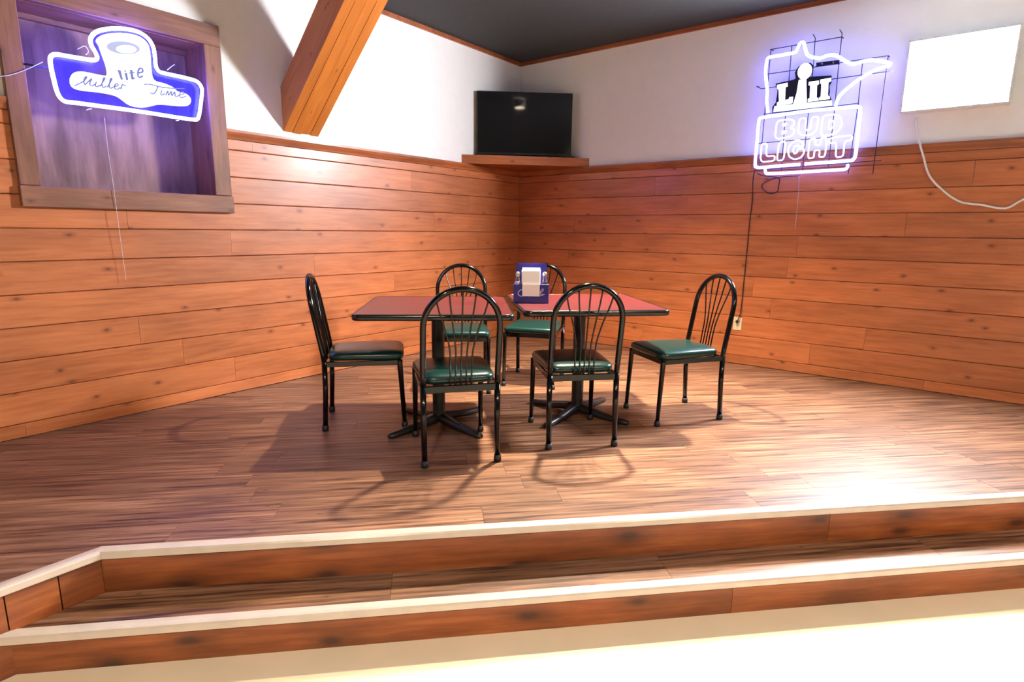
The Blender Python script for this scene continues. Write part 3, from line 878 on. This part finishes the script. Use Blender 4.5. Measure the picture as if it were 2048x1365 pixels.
# ------------------------------------------------------------------ right neon sign (state outline) on its wire grid
SY = -0.110; GY = -0.075
def zr(x, y, v=SY): return on_y(1490+x/4.264, 50+y/4.264, v)
rs = tag(empty('neon_sign', zr(500, 1250)), 'blue-white neon beer sign with state outline on a wire grid', 'sign')
def tube_r(name, pts, rad, mat='neon', sub=4, closed=False, v=SY, smooth=True):
    P = [zr(x, y, v) for x, y in pts]
    if smooth: P = smooth_path(P, sub, closed)
    return put(tube_obj(name, P, rad, mat, rs, 8, closed), rs)
state = [(197, 748), (186, 650), (190, 560), (180, 470), (176, 400), (184, 320), (200, 280), (250, 268), (330, 254), (405, 240), (435, 228), (458, 178), (478, 150), (500, 152), (512, 195), (530, 250), (565, 272), (640, 284), (690, 265), (740, 256), (790, 268), (850, 305), (920, 334), (990, 315), (1060, 300), (1130, 305), (1195, 315), (1238, 328), (1225, 348), (1150, 370), (1050, 415), (950, 480), (870, 545), (812, 600), (785, 650), (774, 690)]
tube_r('state_tube', state, 0.0125)
tube_r('frame_tube', [(470, 1190), (300, 1202), (150, 1216), (98, 1212), (86, 1185), (98, 1050), (112, 880), (122, 810), (150, 790), (350, 760), (545, 733), (750, 714), (930, 700), (975, 704), (984, 730), (970, 860), (955, 1000), (942, 1110), (925, 1145), (890, 1158), (700, 1172), (510, 1186)], 0.0125)
tube_r('underline_tube', [(172, 1228), (178, 1262), (215, 1268), (400, 1260), (600, 1248), (800, 1236), (855, 1230), (874, 1212), (876, 1188)], 0.0115)
LET = {
    'B': [[(0, 0), (0, 1), (.62, 1), (.88, .88), (.88, .64), (.72, .52), (.92, .40), (.95, .15), (.70, 0)], [(.34, .64), (.34, .80), (.56, .76)], [(.34, .22), (.34, .40), (.58, .34)]],
    'U': [[(0, 1), (0, .28), (.15, .05), (.48, -.02), (.80, .05), (.95, .28), (.95, 1), (.62, 1), (.60, .36), (.48, .26), (.35, .36), (.34, 1)]],
    'D': [[(0, 0), (0, 1), (.55, 1), (.85, .85), (.97, .5), (.85, .15), (.55, 0)], [(.35, .24), (.35, .76), (.58, .64), (.58, .36)]],
    'L': [[(0, 0), (0, 1), (.36, 1), (.36, .28), (.95, .28), (.95, 0)]],
    'I': [[(0, 0), (0, 1), (.9, 1), (.9, 0)]],
    'G': [[(.95, .72), (.70, .98), (.40, 1.0), (.10, .80), (0, .48), (.10, .15), (.42, -.02), (.78, .04), (.95, .25), (.95, .52), (.55, .52), (.55, .34), (.40, .28), (.30, .45), (.38, .70), (.58, .72), (.70, .60)]],
    'H': [[(0, 0), (0, 1), (.33, 1), (.33, .64), (.62, .64), (.62, 1), (.95, 1), (.95, 0), (.62, 0), (.62, .38), (.33, .38), (.33, 0)]],
    'T': [[(0, 1), (.98, 1), (.98, .74), (.66, .74), (.66, 0), (.32, 0), (.32, .74), (0, .74)]],
}
def densify(p):
    """pull the corners in a little so the bent glass looks rounded"""
    out = []
    n = len(p)
    for i in range(n):
        a, b, c = Vector(p[i-1]), Vector(p[i]), Vector(p[(i+1) % n])
        f = 0.22
        out += [b+(a-b)*f, b*0.86+(a+c)*0.07, b+(c-b)*f]
    return out
def letter(ch, bl, br, tl, rad=0.0062):
    bl, br, tl = Vector(bl), Vector(br), Vector(tl)
    bm = bmesh.new()
    for p in LET[ch]:
        q = densify(p)
        P = [zr(*(bl+(br-bl)*u.x+(tl-bl)*u.y), SY-0.012) for u in q]
        tube(bm, P, rad, 6, True)
    put(link('letter_tube', bm, 'neon_pale', rs, True), rs)
letter('B', (255, 975), (425, 952), (272, 818)); letter('U', (448, 950), (618, 930), (465, 800)); letter('D', (645, 948), (825, 925), (662, 775))
letter('L', (130, 1172), (258, 1158), (142, 1015)); letter('I', (270, 1160), (335, 1152), (292, 1000)); letter('G', (360, 1150), (505, 1138), (372, 990))
letter('H', (535, 1140), (690, 1122), (552, 975)); letter('T', (708, 1140), (905, 1112), (722, 965))
def sheet_r(name, polys, v, mat, th=0.004):
    bm = bmesh.new()
    for p in polys: prism(bm, [zr(x, y, v) for x, y in p], (0, th, 0))
    return put(link(name, bm, mat, rs), rs)
sheet_r('trophy_panel', [[(262, 500), (415, 467), (432, 455), (425, 405), (455, 355), (505, 328), (560, 322), (585, 350), (580, 400), (552, 442), (738, 430), (740, 485), (720, 520), (724, 575), (718, 592), (738, 640), (750, 692), (232, 752), (232, 702), (262, 662), (272, 600), (276, 560), (262, 532)]], SY+0.010, 'navy')
sheet_r('numeral', [[(272, 512), (362, 492), (364, 524), (346, 530), (340, 640), (372, 634), (378, 615), (410, 612), (404, 668), (272, 690), (272, 662), (290, 652), (286, 552), (272, 546)]], SY+0.006, 'glow', 0.003)
sheet_r('numeral', [[(545, 485), (630, 474), (630, 504), (614, 514), (610, 618), (626, 624), (626, 646), (535, 656), (535, 632), (551, 622), (556, 520), (541, 512)]], SY+0.006, 'glow', 0.003)
sheet_r('numeral', [[(642, 466), (735, 450), (735, 480), (712, 490), (706, 600), (722, 610), (722, 632), (631, 642), (631, 620), (646, 610), (651, 506), (641, 498)]], SY+0.006, 'glow', 0.003)
sheet_r('trophy', [ell(510, 395, 58, 74, 24, tilt=0.5), [(458, 470), (522, 450), (526, 660), (408, 682), (440, 580)]], SY+0.005, 'glow', 0.003)
sheet_r('panel_base', [[(250, 692), (738, 642), (745, 688), (240, 745)]], SY+0.006, 'print_pale', 0.003)
cb = sheet_r('mounting_clip', [[(605, 322), (800, 298), (806, 330), (610, 354)]], SY+0.006, 'navy', 0.02)
sheet_r('clip_screw', [ell(657, 330, 10, 9, 10), ell(752, 320, 10, 9, 10)], SY+0.004, 'chrome', 0.002)
wires = [[(222, 205), (145, 1000), (120, 1245)], [(400, 180), (375, 470), (345, 760), (310, 1245)], [(580, 80), (600, 112), (597, 140), (585, 330), (540, 760), (490, 1240)], [(808, 40), (828, 70), (825, 100), (800, 330), (765, 700), (710, 1210)], [(1005, 290), (965, 680), (880, 1270)], [(1222, 262), (1200, 420), (1090, 1270)],
         [(215, 210), (825, 102)], [(600, 352), (1222, 262)], [(190, 420), (1265, 390) if False else (760, 335)], [(100, 525), (140, 545), (700, 468), (1265, 390)], [(160, 760), (600, 715), (972, 667)], [(115, 1010), (930, 940)], [(80, 1240), (600, 1200), (1165, 1155)]]
for p in wires:
    P = [zr(x, y, GY) for x, y in p]
    put(tube_obj('grid_wire', P, 0.0032, 'wire', rs, 6), rs)
# stand-offs from grid to tubes and from grid to wall
for x, y in ((186, 650), (478, 150), (920, 334), (785, 650), (98, 1050), (955, 1000), (300, 1202), (700, 1172), (600, 1248)):
    put(tube_obj('tube_support', [zr(x, y, SY+0.004), zr(x, y, GY)], 0.004, 'cord_clear', rs, 6), rs)
for x, y in ((222, 210), (825, 102), (1222, 262), (100, 525)):
    a = zr(x, y, GY)
    put(tube_obj('wall_hook', [a, Vector((a.x, -0.001, a.z+0.01))], 0.0035, 'wire', rs, 6), rs)
cord('power_cord', [on_y(1509, 342, -0.075), on_y(1506, 360, -0.06), on_y(1505, 400, -0.03), on_y(1500, 440, -0.03), on_y(1494, 500, -0.03), on_y(1488, 560, -0.03), on_y(1484, 600, -0.032), on_y(1480, 630, -0.04), on_y(1474, 643, -0.048)], 0.0042, 'cord_black', 'black power cord running from state sign down to wall outlet')
cord('cord_loop', [on_y(1514, 347, -0.070), on_y(1528, 352, -0.06), on_y(1557, 356, -0.05), on_y(1557, 372, -0.03), on_y(1554, 384, -0.03), on_y(1538, 387, -0.03), on_y(1525, 377, -0.03), on_y(1528, 366, -0.03), on_y(1557, 355, -0.04), on_y(1600, 352, -0.07)], 0.0040, 'cord_black', 'looped slack of black cord just below the state sign')
cord('pull_cord', [on_y(1598, 352, -0.095), on_y(1597, 385, -0.08), on_y(1593, 430, -0.06), on_y(1590, 458, -0.05)], 0.0020, 'cord_clear', 'thin clear pull cord hanging down from the state sign')

# ------------------------------------------------------------------ light box
LX0, LX1, LZ0, LZ1, LD = 3.565, 4.19, 2.055, 2.555, 0.07
lb = tag(empty('light_box', ((LX0+LX1)/2, 0, LZ0)), 'glowing white rectangular light box high on the right wall', 'light box')
def lbx(name, lo, hi, mat, bevel=0.0):
    return put(box(name, lo, hi, mat, lb, bevel), lb)
lbx('housing', (LX0+0.004, -LD+0.012, LZ0+0.004), (LX1-0.004, -0.001, LZ1-0.004), 'boxframe')
lbx('lit_panel', (LX0+0.016, -LD+0.002, LZ0+0.016), (LX1-0.016, -LD+0.012, LZ1-0.016), 'panel_light')
for lo, hi in (((LX0, -LD, LZ0), (LX1, -0.001, LZ0+0.016)), ((LX0, -LD, LZ1-0.016), (LX1, -0.001, LZ1)),
               ((LX0, -LD, LZ0+0.016), (LX0+0.016, -0.001, LZ1-0.016)), ((LX1-0.016, -LD, LZ0+0.016), (LX1, -0.001, LZ1-0.016))):
    lbx('frame_rail', lo, hi, 'boxframe', 0.002)
cord('power_cord', [on_y(1832, 236, -0.03), on_y(1836, 272, -0.05), on_y(1846, 310, -0.05), on_y(1859, 352, -0.045), on_y(1890, 385, -0.03), on_y(1918, 403, -0.03), on_y(1940, 408, -0.03), on_y(1962, 410, -0.03), on_y(2010, 417, -0.03), on_y(2045, 400, -0.03), on_y(2110, 372, -0.03)], 0.0075, 'cord_white', 'white power cord looping down from the light box', 5)

# ------------------------------------------------------------------ wall outlet
oc = on_y(1475, 648, -TH)
ot = tag(empty('wall_outlet', (oc.x, -TH, oc.z)), 'ivory wall outlet low on the right wall boards', 'outlet')
box('cover_plate', (-0.037, -0.006, -0.058), (0.037, 0.0, 0.058), 'ivory', ot, 0.002)
for dz in (-0.022, 0.022):
    bm = bmesh.new()
    prism(bm, [(x*0.016, -0.0075, dz+z*0.014) for x, z in ell(0, 0, 1, 1, 16)], (0, 0.002, 0))
    sk = link('socket', bm, 'ivory', ot)
    for sx in (-0.006, 0.006):
        box('slot', (sx-0.0012, -0.0082, dz-0.004), (sx+0.0012, -0.0070, dz+0.005), 'slot', sk)
pg = tag(empty('plug', (oc.x, -TH-0.0085, oc.z+0.022)), 'small dark plug pushed into the ivory wall outlet', 'plug')
bm = bmesh.new()
lathe(bm, [(0, 0), (0.014, 0), (0.014, 0.012), (0.008, 0.024), (0.005, 0.030), (0, 0.030)], 14)
bmesh.ops.rotate(bm, cent=(0, 0, 0), matrix=Matrix.Rotation(math.pi/2, 3, 'X'), verts=bm.verts)
link('body', bm, 'slot', pg, True)

# ------------------------------------------------------------------ ceiling lamps (above and behind the view)
def lamp(x, y, r, mat, label, h=0.03):
    t = tag(empty('ceiling_downlight', (x, y, HC)), label, 'lamp')
    # short surface-mounted can: the lens sits at the top, the white inner wall narrows the beam
    bm = bmesh.new(); lathe(bm, [(r*1.22, -0.001), (r*1.36, -0.001), (r*1.36, -h), (r*1.22, -h), (r*1.22, -0.001)], 32)
    link('can', bm, 'canwhite', t, True)
    bm = bmesh.new(); lathe(bm, [(0, -0.005), (r, -0.005), (r*1.2, -0.003), (r*1.2, -0.001), (0, -0.001)], 32)
    link('lens', bm, mat, t)
lamp(2.12, -2.00, 0.060, 'lamp_glow', 'small round downlight in the ceiling above the right table', 0.112)
lamp(4.7, -7.2, 0.120, 'room_glow', 'large round downlight in the main room ceiling behind the camera')
lamp(7.2, -4.6, 0.120, 'room_glow', 'large round downlight in the main room ceiling right of the steps')
